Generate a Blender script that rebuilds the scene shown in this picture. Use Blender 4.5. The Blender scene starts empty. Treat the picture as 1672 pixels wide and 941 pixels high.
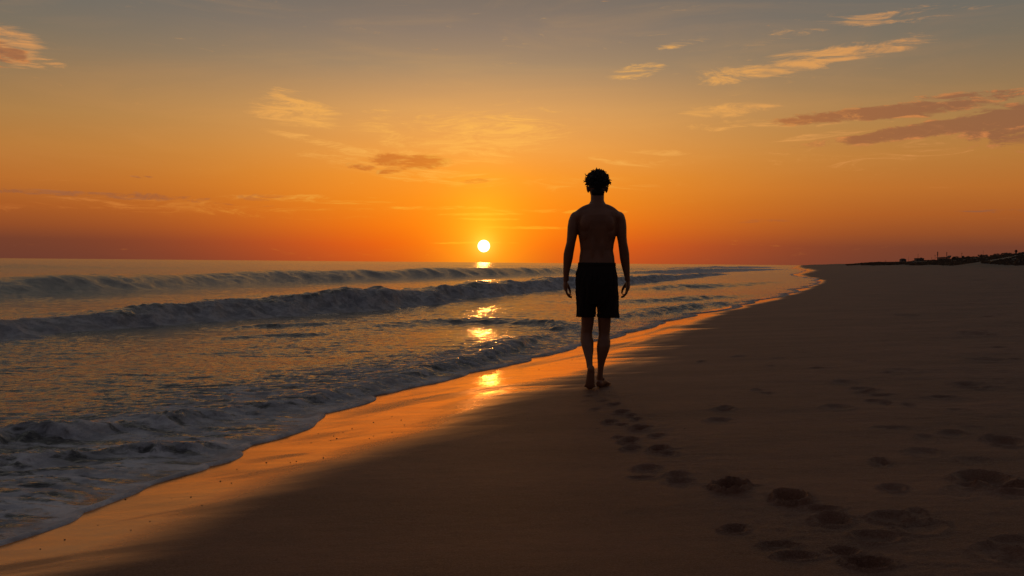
import bpy, math, random
import numpy as np
from mathutils import Vector, Matrix

random.seed(7)
rng = np.random.default_rng(7)
scene = bpy.context.scene
COL = scene.collection

# ---------------------------------------------------------------- camera
HC, PITCH, ROLL, F = 1.135, math.radians(1.466), 0.0088, 1625.0   # F: focal length in units of a 1672-wide picture
fwd = Vector((0, math.cos(PITCH), -math.sin(PITCH)))
up0 = Vector((0, math.sin(PITCH), math.cos(PITCH)))
r0 = Vector((1, 0, 0))
rgt = r0 * math.cos(ROLL) + up0 * math.sin(ROLL)
upv = up0 * math.cos(ROLL) - r0 * math.sin(ROLL)
cam_d = bpy.data.cameras.new('camera')
cam = bpy.data.objects.new('camera', cam_d)
COL.objects.link(cam)
cam_d.sensor_width = 36
cam_d.lens = 35
cam_d.clip_start = 0.05
cam_d.clip_end = 30000
cam.matrix_world = Matrix(((rgt.x, upv.x, -fwd.x, 0), (rgt.y, upv.y, -fwd.y, 0), (rgt.z, upv.z, -fwd.z, HC), (0, 0, 0, 1)))
scene.camera = cam

def ray(px, py):
    return fwd * F + rgt * (px - 836) - upv * (py - 470.5)
def on_plane(px, py, z=0.0):
    d = ray(px, py)
    t = (z - HC) / d.z
    return d.x * t, d.y * t
def at_y(px, py, Y):
    d = ray(px, py)
    t = Y / d.y
    return Vector((d.x * t, Y, HC + d.z * t))
def azel(px, py):
    d = ray(px, py)
    return math.atan2(d.x, d.y), math.atan2(d.z, math.hypot(d.x, d.y))

SUN_AZ, SUN_EL = azel(790, 402)

def lin(c):
    return tuple(((v / 255) / 12.92 if v <= 10 else (((v / 255) + 0.055) / 1.055) ** 2.4) for v in c)

# ---------------------------------------------------------------- sun
sd = bpy.data.lights.new('sun', 'SUN')
sd.energy = 0.022
sd.angle = math.radians(0.6)
sd.color = (1.0, 0.36, 0.07)
sun = bpy.data.objects.new('sun', sd)
COL.objects.link(sun)
sdir = Vector((math.sin(SUN_AZ) * math.cos(SUN_EL), math.cos(SUN_AZ) * math.cos(SUN_EL), math.sin(SUN_EL)))
LAMP_EL = math.radians(2.6)   # lamp raised above the visible disc so wave crests don't block the glitter
ldir = Vector((math.sin(SUN_AZ) * math.cos(LAMP_EL), math.cos(SUN_AZ) * math.cos(LAMP_EL), math.sin(LAMP_EL)))
sun.rotation_euler = ldir.to_track_quat('Z', 'Y').to_euler()

scene.view_settings.view_transform = 'Standard'
scene.view_settings.look = 'None'
scene.view_settings.exposure = 0
scene.view_settings.gamma = 1
scene.view_settings.use_curve_mapping = False

# ---------------------------------------------------------------- node helper
class NT:
    def __init__(s, tree):
        s.t = tree
        s.n = tree.nodes
        s.l = tree.links
    def new(s, typ, **kw):
        n = s.n.new(typ)
        for k, v in kw.items():
            setattr(n, k, v)
        return n
    def set(s, sock, v):
        if isinstance(v, bpy.types.NodeSocket):
            s.l.new(v, sock)
        else:
            sock.default_value = v
    def m(s, op, a, b=0.0, c=0.0, clamp=False):
        n = s.new('ShaderNodeMath', operation=op)
        n.use_clamp = clamp
        s.set(n.inputs[0], a); s.set(n.inputs[1], b); s.set(n.inputs[2], c)
        return n.outputs[0]
    def mr(s, v, a, b, c=0.0, d=1.0, interp='SMOOTHSTEP'):
        n = s.new('ShaderNodeMapRange', interpolation_type=interp)
        n.clamp = True
        for i, x in enumerate((v, a, b, c, d)):
            s.set(n.inputs[i], x)
        return n.outputs[0]
    def mix(s, f, a, b, blend='MIX'):
        n = s.new('ShaderNodeMix', data_type='RGBA', blend_type=blend)
        s.set(n.inputs[0], f)
        s.set(n.inputs[6], a if isinstance(a, bpy.types.NodeSocket) else (*a, 1))
        s.set(n.inputs[7], b if isinstance(b, bpy.types.NodeSocket) else (*b, 1))
        return n.outputs[2]
    def ramp(s, f, stops):
        n = s.new('ShaderNodeValToRGB')
        e = n.color_ramp.elements
        while len(e) < len(stops):
            e.new(0.5)
        for k, (p, c) in enumerate(stops):
            e[k].position = p
            e[k].color = (*c, 1)
        s.set(n.inputs[0], f)
        return n.outputs[0]
    def noise(s, vec, scale, detail=4, rough=0.55, dist=0.0, lac=2.0):
        n = s.new('ShaderNodeTexNoise')
        s.set(n.inputs['Vector'], vec)
        n.inputs['Scale'].default_value = scale
        n.inputs['Detail'].default_value = detail
        n.inputs['Roughness'].default_value = rough
        n.inputs['Distortion'].default_value = dist
        return n.outputs[0]
    def mapping(s, vec, loc=(0, 0, 0), rot=(0, 0, 0), sc=(1, 1, 1), typ='POINT'):
        n = s.new('ShaderNodeMapping', vector_type=typ)
        s.set(n.inputs[0], vec)
        n.inputs[1].default_value = loc
        n.inputs[2].default_value = rot
        n.inputs[3].default_value = sc
        return n.outputs[0]

# ---------------------------------------------------------------- world: dusk sky with thin clouds
w = bpy.data.worlds.new('World')
scene.world = w
w.use_nodes = True
w.node_tree.nodes.clear()
W = NT(w.node_tree)
tc = W.new('ShaderNodeTexCoord')
sep = W.new('ShaderNodeSeparateXYZ')
W.set(sep.inputs[0], tc.outputs['Generated'])
X, Y, Z = sep.outputs
az = W.m('ARCTAN2', X, Y)
el = W.m('ARCSINE', Z)
daz = W.m('ABSOLUTE', W.m('SUBTRACT', az, SUN_AZ))
def E(py):      # elevation on the upright through the picture's middle
    return azel(836, py)[1]
tt = W.m('DIVIDE', el, 0.34, clamp=True)
def stops(lst):
    out = [(max(0, E(y)) / 0.34, lin(c)) for y, c in lst]
    return out
near = W.ramp(tt, stops([(429, (222, 88, 20)), (400, (246, 98, 8)), (370, (252, 118, 6)), (330, (246, 134, 18)), (290, (242, 144, 38)), (240, (232, 154, 70)),
                         (180, (212, 154, 90)), (110, (160, 132, 102)), (50, (132, 116, 103)), (0, (116, 106, 98)), (-80, (100, 98, 98))]))
far = W.ramp(tt, stops([(429, (106, 60, 46)), (400, (112, 62, 44)), (380, (140, 74, 40)), (350, (164, 88, 38)), (310, (180, 106, 44)), (260, (178, 118, 56)), (210, (166, 122, 70)),
                        (150, (142, 115, 82)), (80, (116, 107, 92)), (0, (98, 101, 98))]))
g1 = W.m('DIVIDE', daz, W.m('ADD', 0.215, W.m('MULTIPLY', W.m('MAXIMUM', el, 0.0), 0.45)))
gf = W.m('EXPONENT', W.m('MULTIPLY', W.m('MULTIPLY', g1, g1), -1.0))
sky = W.mix(gf, far, near)
# towards the zenith and the side away from the sun the sky is deep grey blue
zen = W.mr(el, 0.30, 1.1)
sky = W.mix(zen, sky, lin((76, 82, 92)))
east = W.mr(daz, 0.75, 2.1)
eastc = W.ramp(W.m('DIVIDE', el, 1.2, clamp=True), [(0.0, lin((58, 52, 56))), (0.25, lin((68, 66, 74))), (1.0, lin((70, 75, 86)))])
sky = W.mix(east, sky, eastc)
# real dusk atmosphere underneath
nish = W.new('ShaderNodeTexSky', sky_type='NISHITA')
nish.sun_disc = False
nish.sun_elevation = LAMP_EL
nish.sun_rotation = SUN_AZ
nish.altitude = 0
nish.dust_density = 4
sky = W.mix(0.003, sky, nish.outputs[0], 'ADD')
# glow of the low sun
dotn = W.new('ShaderNodeVectorMath', operation='DOT_PRODUCT')
W.set(dotn.inputs[0], tc.outputs['Generated'])
dotn.inputs[1].default_value = sdir
ang = W.m('ARCCOSINE', W.m('MINIMUM', dotn.outputs['Value'], 1.0))
vv = W.new('ShaderNodeCombineXYZ')
W.set(vv.inputs[0], az); W.set(vv.inputs[1], el)
azv = vv.outputs[0]

CLOUD = []
def window(vec, px, py, hl, hh, tilt=0):
    a, e = azel(px, py)
    mp = W.mapping(vec, (a, e, 0), (0, 0, math.radians(tilt)), (hl / F, hh / F, 1), 'TEXTURE')
    n = W.new('ShaderNodeVectorMath', operation='LENGTH')
    W.set(n.inputs[0], mp)
    return W.mr(n.outputs['Value'], 1.35, 0.45)
def field(vec, wins):
    acc = None
    for wi in wins:
        k = W.m('MULTIPLY', window(vec, *wi[:5]), wi[5])
        acc = k if acc is None else W.m('MAXIMUM', acc, k)
    return acc
dark_w = [(1450, 183, 200, 13, 3, 1.12), (1545, 208, 215, 14, 6, 1.12), (1660, 203, 110, 36, 0, 1.05), (1610, 156, 100, 9, 0, .95), (1800, 190, 160, 60, 0, 1),
          (668, 264, 80, 15, -2, 1.05), (642, 278, 32, 9, 12, .95), (590, 273, 28, 7, -4, .85), (778, 296, 34, 6, 4, .9),
          (12, 82, 38, 13, -18, .95), (-70, 70, 80, 34, -10, 1.0), (150, 318, 210, 6, -1, .72), (330, 327, 120, 6, -4, .75), (420, 323, 70, 8, 3, .66), (230, 289, 22, 3, 0, .7),
          (1215, 362, 90, 4, 1, .62), (1640, 345, 70, 4, 0, .62)]
lite_w = [(480, 182, 80, 30, -8, 1.15), (540, 236, 120, 8, -11, .95), (640, 255, 150, 14, -6, .8), (690, 283, 150, 12, -4, .85), (770, 225, 200, 50, 8, .85), (640, 205, 90, 30, -8, .6), (560, 262, 90, 12, -10, .85), (735, 268, 60, 6, 6, .95), (700, 296, 90, 5, -4, .9), (780, 300, 70, 10, 4, .9),
          (1330, 98, 185, 15, 7, 1.15), (1230, 122, 105, 10, 6, .95), (1310, 88, 60, 8, 2, .8), (1175, 182, 85, 11, 3, .95), (1225, 172, 55, 6, -3, .9), (1165, 208, 70, 7, 0, .8),
          (1040, 118, 52, 15, 10, .85), (1120, 70, 44, 9, 8, .8), (1085, 250, 80, 6, -3, .85), (1010, 265, 110, 10, 0, .6), (1300, 200, 110, 10, 0, .75), (1340, 222, 80, 6, 6, .8),
          (26, 76, 50, 28, -25, 1.0), (78, 102, 36, 6, -8, .9), (300, 335, 260, 14, -2, .65), (470, 322, 130, 5, 1, .8),
          (785, 350, 80, 3, 1, 1.3), (800, 358, 60, 2.4, 0, 1.2), (860, 372, 100, 3, 0, 1.1), (775, 397, 80, 2.4, 1, 1.1), (900, 345, 150, 4, 0, .9), (700, 340, 120, 4, 1, .9), (560, 330, 120, 4, 0, .9), (1450, 240, 200, 26, 4, .55),
          (200, 340, 300, 10, 0, .5), (950, 300, 300, 10, 0, .5), (1450, 30, 200, 14, 5, .55)]
def nz(vec, sx, sy, tilt, seed, detail=6, dist=0.6, rough=0.6):
    return W.noise(W.mapping(vec, (seed, seed * 0.7, 0), (0, 0, math.radians(tilt)), (sx, sy, 1)), 1.0, detail, rough, dist)
def sat(n, a, b):
    return W.mr(n, a, b)
DARK_FIELD = field(azv, dark_w)
def dark_density(vec):
    n = nz(vec, 26, 115, -4, 3.1, 10, 0.9, 0.70)
    return W.mr(W.m('ADD', DARK_FIELD, W.m('MULTIPLY', W.m('SUBTRACT', n, 0.5), 2.9)), 0.45, 1.0)
dd = dark_density(azv)
low = W.mapping(azv, (0, -9.0 / F, 0))
dl = dark_density(low)
wisp = nz(azv, 13, 85, -9, 8.3, 10, 1.8, 0.72)
wf_ = W.m('ADD', field(azv, lite_w), W.m('MULTIPLY', W.m('SUBTRACT', wisp, 0.5), 4.2))
ld = W.m('MULTIPLY', W.mr(wf_, 0.42, 1.55), 0.85)
# the general very thin veil
veil = W.mr(nz(azv, 5, 30, -4, 21.0, 6, 0.8, 0.6), 0.42, 0.75)
veil = W.m('MULTIPLY', veil, W.mr(el, 0.02, 0.12, 0.3, 1.0))
litec = W.mix(gf, lin((222, 150, 88)), lin((255, 186, 86)))
litec = W.mix(W.mr(el, 0.03, 0.12, 0.0, 1.0), W.mix(gf, lin((205, 116, 50)), lin((255, 176, 40))), litec)
sky = W.mix(W.m('MULTIPLY', veil, 0.08), sky, litec)
sky = W.mix(W.m('MULTIPLY', ld, 0.88), sky, litec)
darkc = W.mix(gf, lin((136, 88, 66)), lin((206, 108, 34)))
edge = W.m('MULTIPLY', W.m('MAXIMUM', W.m('SUBTRACT', dd, dl), 0.0), W.mr(el, .045, .10))
sky = W.mix(W.m('MULTIPLY', dd, 0.72), sky, darkc)
sky = W.mix(W.m('MULTIPLY', edge, 0.62, clamp=True), sky, W.mix(gf, lin((226, 138, 76)), lin((255, 190, 78))))
# below the horizon: darkening, never seen
sky = W.mix(W.mr(el, -0.01, -0.25), sky, lin((60, 46, 40)))
# glow
def glow(sig_a, sig_e, off=0.0):
    a_ = W.m('DIVIDE', W.m('SUBTRACT', az, SUN_AZ), sig_a)
    e_ = W.m('DIVIDE', W.m('SUBTRACT', el, SUN_EL + off), sig_e)
    r2 = W.m('ADD', W.m('MULTIPLY', a_, a_), W.m('MULTIPLY', e_, e_))
    return W.m('EXPONENT', W.m('MULTIPLY', W.m('POWER', r2, 0.68), -1.5))
sky = W.mix(W.m('MULTIPLY', glow(0.075, 0.060, 0.006), 0.80), sky, (1.0, 0.29, 0.006), 'MIX')
sky = W.mix(W.m('MULTIPLY', glow(0.046, 0.058, 0.014), 1.0), sky, (0.42, 0.25, 0.010), 'ADD')
sky = W.mix(W.m('MULTIPLY', glow(0.012, 0.012), 1.0), sky, (0.5, 0.35, 0.06), 'ADD')
disc = W.mr(ang, 0.0064, 0.0048)
sky = W.mix(disc, sky, (9.0, 7.4, 4.6))
bg = W.new('ShaderNodeBackground')
W.set(bg.inputs[0], sky)
bg.inputs[1].default_value = 1.0
wo = W.new('ShaderNodeOutputWorld')
W.l.new(bg.outputs[0], wo.inputs[0])

# ---------------------------------------------------------------- numeric noise
def _h(ix, iy, seed):
    h = (ix.astype(np.int64) * 374761393 + iy.astype(np.int64) * 668265263 + seed * 1274126177) & 0xffffffff
    h = ((h ^ (h >> 13)) * 1274126177) & 0xffffffff
    h = (h ^ (h >> 16)) & 0xffffffff
    return h.astype(np.float64) / 4294967295.0
def pn(x, y, seed=0):
    ix = np.floor(x); iy = np.floor(y)
    fx = x - ix; fy = y - iy
    def g(dx, dy):
        a = _h(ix + dx, iy + dy, seed) * 6.2831853
        return np.cos(a) * (fx - dx) + np.sin(a) * (fy - dy)
    u = fx * fx * fx * (fx * (fx * 6 - 15) + 10); v = fy * fy * fy * (fy * (fy * 6 - 15) + 10)
    n00 = g(0, 0); n10 = g(1, 0); n01 = g(0, 1); n11 = g(1, 1)
    return (n00 + (n10 - n00) * u + (n01 + (n11 - n01) * u - n00 - (n10 - n00) * u) * v) * 1.41
def fbm(x, y, oct=4, seed=0, gain=0.5, lac=2.03):
    a = 1.0; s = 0; t = 0
    for k in range(oct):
        s = s + a * pn(x, y, seed + k * 17)
        t += a
        a *= gain; x = x * lac + 3.7; y = y * lac + 1.9
    return s / t
def ss(a, b, x):
    t = np.clip((x - a) / (b - a), 0, 1)
    return t * t * (3 - 2 * t)

# ---------------------------------------------------------------- shoreline and beach
edge_px = [(0, 887), (75, 863), (150, 833), (215, 797), (355, 762), (410, 730), (480, 704), (530, 673), (600, 654), (700, 625), (760, 611), (830, 594), (880, 580), (948, 566),
           (1000, 549), (1080, 529), (1160, 509), (1240, 490), (1300, 474), (1338, 459)]
sp = [on_plane(*p) for p in edge_px]
sp = [(-9.0, -12.0), (-4.2, -1.5), (-3.0, 1.5)] + sp + [(32.0, 115.0), (59.0, 200.0), (112.0, 400.0), (477.0, 1670.0), (2310.0, 8000.0)]
SX = np.array([p[0] for p in sp]); SY = np.array([p[1] for p in sp])
o_ = np.argsort(SY); SX = SX[o_]; SY = SY[o_]
_yy = np.concatenate([np.linspace(-12, 3, 40), np.exp(np.linspace(math.log(3.05), math.log(8000), 700))])
_xx = np.interp(_yy, SY, SX)
_k = np.exp(-np.linspace(-2, 2, 17) ** 2); _k /= _k.sum()
_xs = np.convolve(np.pad(_xx, 8, mode='edge'), _k, 'valid')
_xs[:9] = _xx[:9]; _xs[-9:] = _xx[-9:]
def shore(y):
    return np.interp(y, _yy, _xs)
def scallop(y):
    s = np.clip(y, 3, None)
    ph = np.log(s) * 7.3 + 0.55 * pn(np.log(s) * 5, s * 0 + 1.3, 5) * 2
    a = np.abs(np.sin(ph)) ** 0.6 - 0.5
    ph2 = np.log(s) * 19 + 1.1 * pn(np.log(s) * 11, s * 0 + 4.3, 9)
    b = np.abs(np.sin(ph2)) ** 0.7 - 0.5
    amp = np.clip(s, 3, 40) * 0.024
    return amp * .62 * a + amp * 0.62 * b
def water_edge(y):
    return shore(y) + scallop(y)
def beach(x, y):
    """large shape of the sand, no small relief"""
    d = x - shore(y)
    up = 1.02 * (1 - np.exp(-np.maximum(d, 0) * 0.043 / 1.02))
    dn = np.maximum(0.05 * np.minimum(d, 0), -1.6)
    z = up + dn
    dist = np.hypot(x, y)
    far = ss(60, 400, dist)
    dn_ = fbm(x * 0.011 + 5, y * 0.006, 4, 31)
    z = z + ss(62, 118, d + 14 * pn(x * 0.01, y * 0.007, 41)) * (4.3 + 5.2 * (1 - ss(380, 780, dist)) + 2.0 * dn_) * (0.55 + 0.45 * far)
    z = z + ss(150, 420, d) * (1.8 + 3.0 * fbm(x * 0.006, y * 0.004 + 9, 3, 71))
    return z

FOOT = [  # picture x, y of each hollow, width m, length m, depth m, turn
    (962, 647, .09, .12, .010, 0), (985, 655, .08, .2, .014, 0), (955, 655, .07, .1, .010, 0), (1003, 661, .09, .22, .028, 0), (972, 669, .09, .22, .016, 0), (1013, 674, .11, .24, .034, 0), (1028, 679, .08, .2, .022, 0),
    (1039, 685, .07, .22, .018, 0), (995, 689, .10, .25, .032, 0), (1045, 699, .13, .27, .042, 0), (1014, 694, .08, .16, .018, 0), (1071, 711, .11, .2, .018, 0), (1027, 719, .12, .27, .040, 0), (1008, 714, .07, .14, .018, 0),
    (1029, 732, .11, .22, .022, 0), (1075, 733, .12, .26, .045, 0), (1090, 740, .12, .2, .016, 0), (1055, 764, .15, .26, .022, 0), (1105, 776, .13, .22, .022, 0), (1108, 787, .16, .2, .016, 0), (1048, 780, .16, .12, .012, 0),
    (1191, 796, .150, .25, .105, 0), (1290, 817, .140, .24, .105, 0), (1340, 832, .16, .13, .018, 0), (1358, 850, .15, .24, .030, 0), (1200, 864, .10, .16, .022, 0), (1300, 907, .15, .14, .018, 0), (1418, 920, .15, .17, .045, 0),
    (1458, 797, .12, .22, .018, 0), (1606, 780, .26, .36, .040, 0), (1650, 795, .25, .2, .03, 0), (1583, 629, .26, .5, .022, 0), (1181, 669, .16, .22, .016, 0), (1366, 665, .22, .34, .018, 0), (1449, 846, .15, .22, .018, 0),
    (1420, 638, .14, .3, .018, 0), (1425, 655, .12, .22, .012, 0), (1640, 720, .2, .4, .028, 0), (1500, 860, .2, .3, .014, 0), (1270, 890, .14, .12, .014, 0), (1380, 900, .12, .14, .022, 0),
    (1378, 625, .2, .5, .012, 0), (1475, 605, .3, .5, .014, 0), (1610, 588, .4, .7, .02, 0), (1480, 515, .5, 1.4, .03, 0), (1590, 545, .5, 1.2, .03, 0), (1640, 470, .7, 2.5, .04, 0), (1560, 452, .9, 5, .08, 0), (1600, 458, .9, 4, .08, 0)]
def solve_ground(px, py):
    z = 0.1
    for _ in range(25):
        x, y = on_plane(px, py, z)
        z = 0.5 * z + 0.5 * float(beach(np.array([x]), np.array([y]))[0])
    return x, y
_r = random.Random(21)
for _ in range(85):
    py_ = 447 + 470 * _r.random() ** 1.25
    px_ = _r.uniform(1130, 1690) if py_ > 560 else _r.uniform(1330 + (560 - py_) * .3, 1690)
    if px_ < 1430 and py_ > 690:
        continue
    k_ = 1 + (1 if py_ < 520 else 0) * (520 - py_) / 30
    FOOT.append((px_, py_, _r.uniform(.07, .2) * k_, _r.uniform(.16, .34) * k_, _r.uniform(.006, .017) * k_ ** .8, 0))
FP = [(*solve_ground(a, b), wd * (.72 if a < 1120 else .82), ln * (.72 if a < 1120 else .80), dp * (.9 if a < 1120 else 1), tr) for a, b, wd, ln, dp, tr in FOOT]

def sand_z(x, y):
    z = beach(x, y)
    d = x - shore(y)
    dist = np.hypot(x, np.maximum(y, 1.0))
    dry = ss(0.8, 3.5, d)
    # long low undulations, tracks and weathered hollows
    z = z + dry * 0.014 * fbm(x * 0.55, y * 1.1, 3, 3)
    z = z + dry * (0.35 + 0.65 * ss(3.0, 6, d)) * 0.016 * fbm(x * 1.6, y * 3.2, 4, 8, 0.55)
    rgn = ss(0.0, 0.5, fbm(x * 0.35, y * 0.5, 2, 77)) * ss(2.5, 6, d)
    z = z + rgn * 0.010 * fbm(x * 5, y * 14, 3, 15, 0.6)
    z = z + ss(4, 12, d) * ss(6, 20, dist) * 0.055 * fbm(x * 0.5, y * 0.55, 4, 61, 0.6)
    z = z + ss(25, 60, d) * 0.15 * fbm(x * 0.12, y * 0.08, 4, 65, 0.55)
    # the tidemark ridge high on the beach
    z = z + 0.12 * np.exp(-((d - 26 - 5 * pn(y * 0.03, y * 0 + .5, 4)) / 3.5) ** 2) * ss(15, 60, dist)
    z = z + ss(3, 7, d) * 0.006 * np.maximum(fbm(x * 1.2, y * 7, 4, 23, .6), 0)
    z = z + (1 - dry) * 0.0025 * fbm(x * 0.9 - y * .2, y * 2.4, 3, 19)
    out = z.copy()
    for (fx, fy, wd, ln, dp, tr) in FP:
        m = (np.abs(x - fx) < wd * 2.6) & (np.abs(y - fy) < ln * 2.6)
        if not m.any():
            continue
        xx = x[m] - fx; yy = y[m] - fy
        c, s = math.cos(-.22), math.sin(-.22)
        u = xx * c + yy * s; v = -xx * s + yy * c
        k = 0.30 * fbm(x[m] * 8, y[m] * 8, 3, 101)
        u = u * (1 + 0.22 * np.clip(v / ln, -1, 1) * (1 if (fx * 37) % 1 > .5 else -1))
        r = np.sqrt((u / (wd * 0.56)) ** 2 + (v / (ln * 0.5)) ** 2) + k
        hole = -dp * 0.80 * (1 - ss(0.50, 1.02, r))
        toe = -dp * 0.18 * np.exp(-((u / (wd * .4)) ** 2 + ((v - ln * .25) / (ln * .22)) ** 2))
        rim = dp * 0.26 * np.exp(-((r - 1.14) / 0.13) ** 2)
        out[m] += hole + toe + rim + dp * 0.10 * fbm(x[m] * 26, y[m] * 26, 2, 120) * np.exp(-((r - 1.2) / .6) ** 2)
    # crumbs kicked up along the trail
    tx = np.interp(y, [2.5, 4.0, 6.5, 8.4], [1.7, 1.05, 0.88, 0.76])
    tr_ = np.exp(-((x - tx) / (0.28)) ** 2) * ss(2.0, 3.0, y) * (1 - ss(8.0, 8.5, y))
    out = out + tr_ * 0.007 * np.maximum(fbm(x * 11, y * 11, 3, 140, 0.6), -0.25)
    return out

def grid_obj(name, rows_y, wlist, origin_fn, height_fn, mat, attrs=None):
    S = np.where(rows_y < 3, 3.0, rows_y)[:, None]
    Yg = np.repeat(rows_y[:, None], len(wlist), 1)
    Xg = origin_fn(rows_y)[:, None] + S * wlist[None, :]
    res = height_fn(Xg, Yg)
    Zg, extra = res if isinstance(res, tuple) else (res, {})
    ny, nx = Xg.shape
    me = bpy.data.meshes.new(name)
    co = np.stack([Xg, Yg, Zg], -1).reshape(-1, 3).astype(np.float32)
    idx = np.arange(ny * nx).reshape(ny, nx)
    q = np.stack([idx[:-1, :-1], idx[:-1, 1:], idx[1:, 1:], idx[1:, :-1]], -1).reshape(-1, 4)
    if wlist[1] < wlist[0]:
        q = q[:, ::-1]
    me.vertices.add(len(co)); me.vertices.foreach_set('co', co.ravel())
    me.loops.add(q.size); me.loops.foreach_set('vertex_index', q.ravel().astype(np.int32))
    me.polygons.add(len(q)); me.polygons.foreach_set('loop_start', np.arange(0, q.size, 4, dtype=np.int32))
    me.polygons.foreach_set('loop_total', np.full(len(q), 4, np.int32))
    me.polygons.foreach_set('use_smooth', np.ones(len(q), bool))
    me.update(calc_edges=True)
    for k, v in extra.items():
        a = me.attributes.new(k, 'FLOAT', 'POINT')
        a.data.foreach_set('value', v.ravel().astype(np.float32))
    me.materials.append(mat)
    o = bpy.data.objects.new(name, me)
    COL.objects.link(o)
    o['kind'] = 'structure'
    return o

def logrows(a, b, step):
    return np.exp(np.arange(math.log(a), math.log(b), step))
rows = np.concatenate([np.linspace(-12, 1.9, 60), logrows(2.0, 2.9, 0.008), logrows(2.9, 34, 0.0029), logrows(34, 130, 0.005), logrows(130, 1500, 0.012), logrows(1500, 9000, 0.12)])

# ---- wetness of the sand: fingers of film left by the last swash
wet_px = [(60, 941), (170, 915), (300, 850), (420, 800), (530, 760), (650, 722), (760, 692), (870, 642), (960, 612), (1010, 590), (1080, 556), (1125, 536), (1150, 520), (1250, 494), (1345, 458)]
wp = []
for p in wet_px:
    x, y = solve_ground(*p)
    wp.append((y, x - float(shore(np.array([y]))[0])))
wp.sort()
wp = [(-12, .9), (2, .9)] + wp + [(120, 1.5), (400, 4), (8000, 20)]
WY = np.array([p[0] for p in wp]); WD = np.array([max(p[1], 0.25) for p in wp])
def sand_full(x, y):
    z = sand_z(x, y)
    d = x - shore(y)
    wdt = np.interp(y, WY, WD)
    ly = np.log(np.maximum(y, 2.5))
    # saw-toothed edge: tongues that run inland along x
    t1 = (ly * 4.6 + 0.9 * pn(ly * 3, x * 0 + 2, 3)) % 1.0
    saw = (t1 ** 1.5 - 0.4)
    t2 = (ly * 13 + 0.8 * pn(ly * 9, x * 0 + 7, 6)) % 1.0
    saw2 = (t2 ** 1.3 - 0.42) * ss(4, 9, y)
    finger = np.clip(wdt, 0.3, 3) * (0.42 * saw + 0.22 * saw2) * (0.15 + .85 * ss(6, 11, y))
    lt = ly - 0.13 * np.clip(x, -4, 3)
    streak = fbm(x * 0.9 + y * .1, lt * 17, 4, 55, 0.55)
    pool = fbm(x * .8 - y * .2, lt * 9, 4, 57, .6)
    e = (wdt + finger - d) / np.clip(wdt, .35, 3)       # >0 wet
    wet = ss(-0.30 - .2 * (1 - ss(4, 8, y)), 0.36, e + (0.18 + .14 * ss(5, 10, y)) * streak)
    wet = wet * (1 - .55 * ss(.0, .42, pool) * ss(.05, .5, d / np.clip(wdt, .4, 3)))
    return z, {'wet': wet, 'shored': d, 'film_sheen': ss(2.6, 6.6, y)}  # last value: sheen weight by distance, dims the painted reflection near the viewer

# ---------------------------------------------------------------- materials
def mat(name):
    m_ = bpy.data.materials.new(name)
    m_.use_nodes = True
    t = NT(m_.node_tree)
    b = m_.node_tree.nodes['Principled BSDF']
    return m_, t, b
def attr(t, name):
    a = t.new('ShaderNodeAttribute')
    a.attribute_name = name
    return a.outputs['Fac']
def pos(t):
    return t.new('ShaderNodeTexCoord').outputs['Object']

m_sand, t, b = mat('beach_sand')
p = pos(t)
wet = attr(t, 'wet')
big = t.noise(t.mapping(p, sc=(.5, 1.3, 1)), 1.0, 5, 0.6)
grain = t.noise(p, 130, 3, 0.8)
mid = t.noise(t.mapping(p, sc=(1, 2.2, 1)), 7, 5, 0.65)
c = t.mix(t.mr(big, 0.36, 0.64), (0.115, 0.045, 0.023), (0.185, 0.078, 0.043))
c = t.mix(t.mr(mid, 0.35, 0.7, 0, 0.35), c, (0.060, 0.029, 0.018))
c = t.mix(t.mr(grain, 0.40, 0.72, 0, 0.9), c, (0.23, 0.120, 0.075))
c = t.mix(t.mr(t.noise(p, 75, 4, 0.8), 0.42, 0.25, 0, 0.8), c, (0.035, 0.018, 0.012))
speck = t.noise(p, 110, 1, 0.5)
c = t.mix(t.mr(speck, 0.70, 0.76, 0, 0.7), c, (0.06, 0.045, 0.04))
shd = attr(t, 'shored')
patch = t.noise(t.mapping(p, sc=(.07, .05, 1)), 1.0, 6, 0.65)
c = t.mix(t.m('MULTIPLY', t.mr(shd, 8, 55), t.mr(patch, .36, .58, .0, .75)), c, (0.045, 0.030, 0.022))
c = t.mix(t.mr(t.m('ADD', shd, t.m('MULTIPLY', patch, 44)), 72, 112), c, (0.060, 0.046, 0.028))
c = t.mix(wet, c, (0.86, 0.31, 0.05))  # wet sand: orange metallic tint paints the sunset sky's reflection into the colour
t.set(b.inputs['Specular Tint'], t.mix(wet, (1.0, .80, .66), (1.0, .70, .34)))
t.set(b.inputs['Metallic'], t.m('MULTIPLY', wet, t.mr(attr(t, 'film_sheen'), 0, 1, .12, .80, 'LINEAR')))
t.set(b.inputs['Base Color'], c)
rw = t.noise(t.mapping(p, sc=(.9, 3.5, 1)), 2.0, 4, 0.6)
roughw = t.mr(rw, 0.3, 0.7, 0.09, 0.18)
t.set(b.inputs['Roughness'], t.m('ADD', t.m('MULTIPLY', wet, roughw), t.m('MULTIPLY', t.m('SUBTRACT', 1.0, wet), 0.60)))
t.set(b.inputs['Specular IOR Level'], t.mr(wet, 0, 1, 0.24, 0.75, 'LINEAR'))
b1 = t.new('ShaderNodeBump')
t.set(b1.inputs['Height'], t.noise(p, 95, 4, 0.75))
b1.inputs['Distance'].default_value = 0.008
t.set(b1.inputs['Strength'], t.mr(wet, 0, 1, 0.9, 0.05, 'LINEAR'))
b2 = t.new('ShaderNodeBump')
t.set(b2.inputs['Height'], t.noise(t.mapping(p, sc=(1, 1.5, 1)), 9, 6, 0.66))
b2.inputs['Distance'].default_value = 0.03
t.set(b2.inputs['Strength'], t.mr(wet, 0, 1, 0.40, 0.045, 'LINEAR'))
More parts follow.
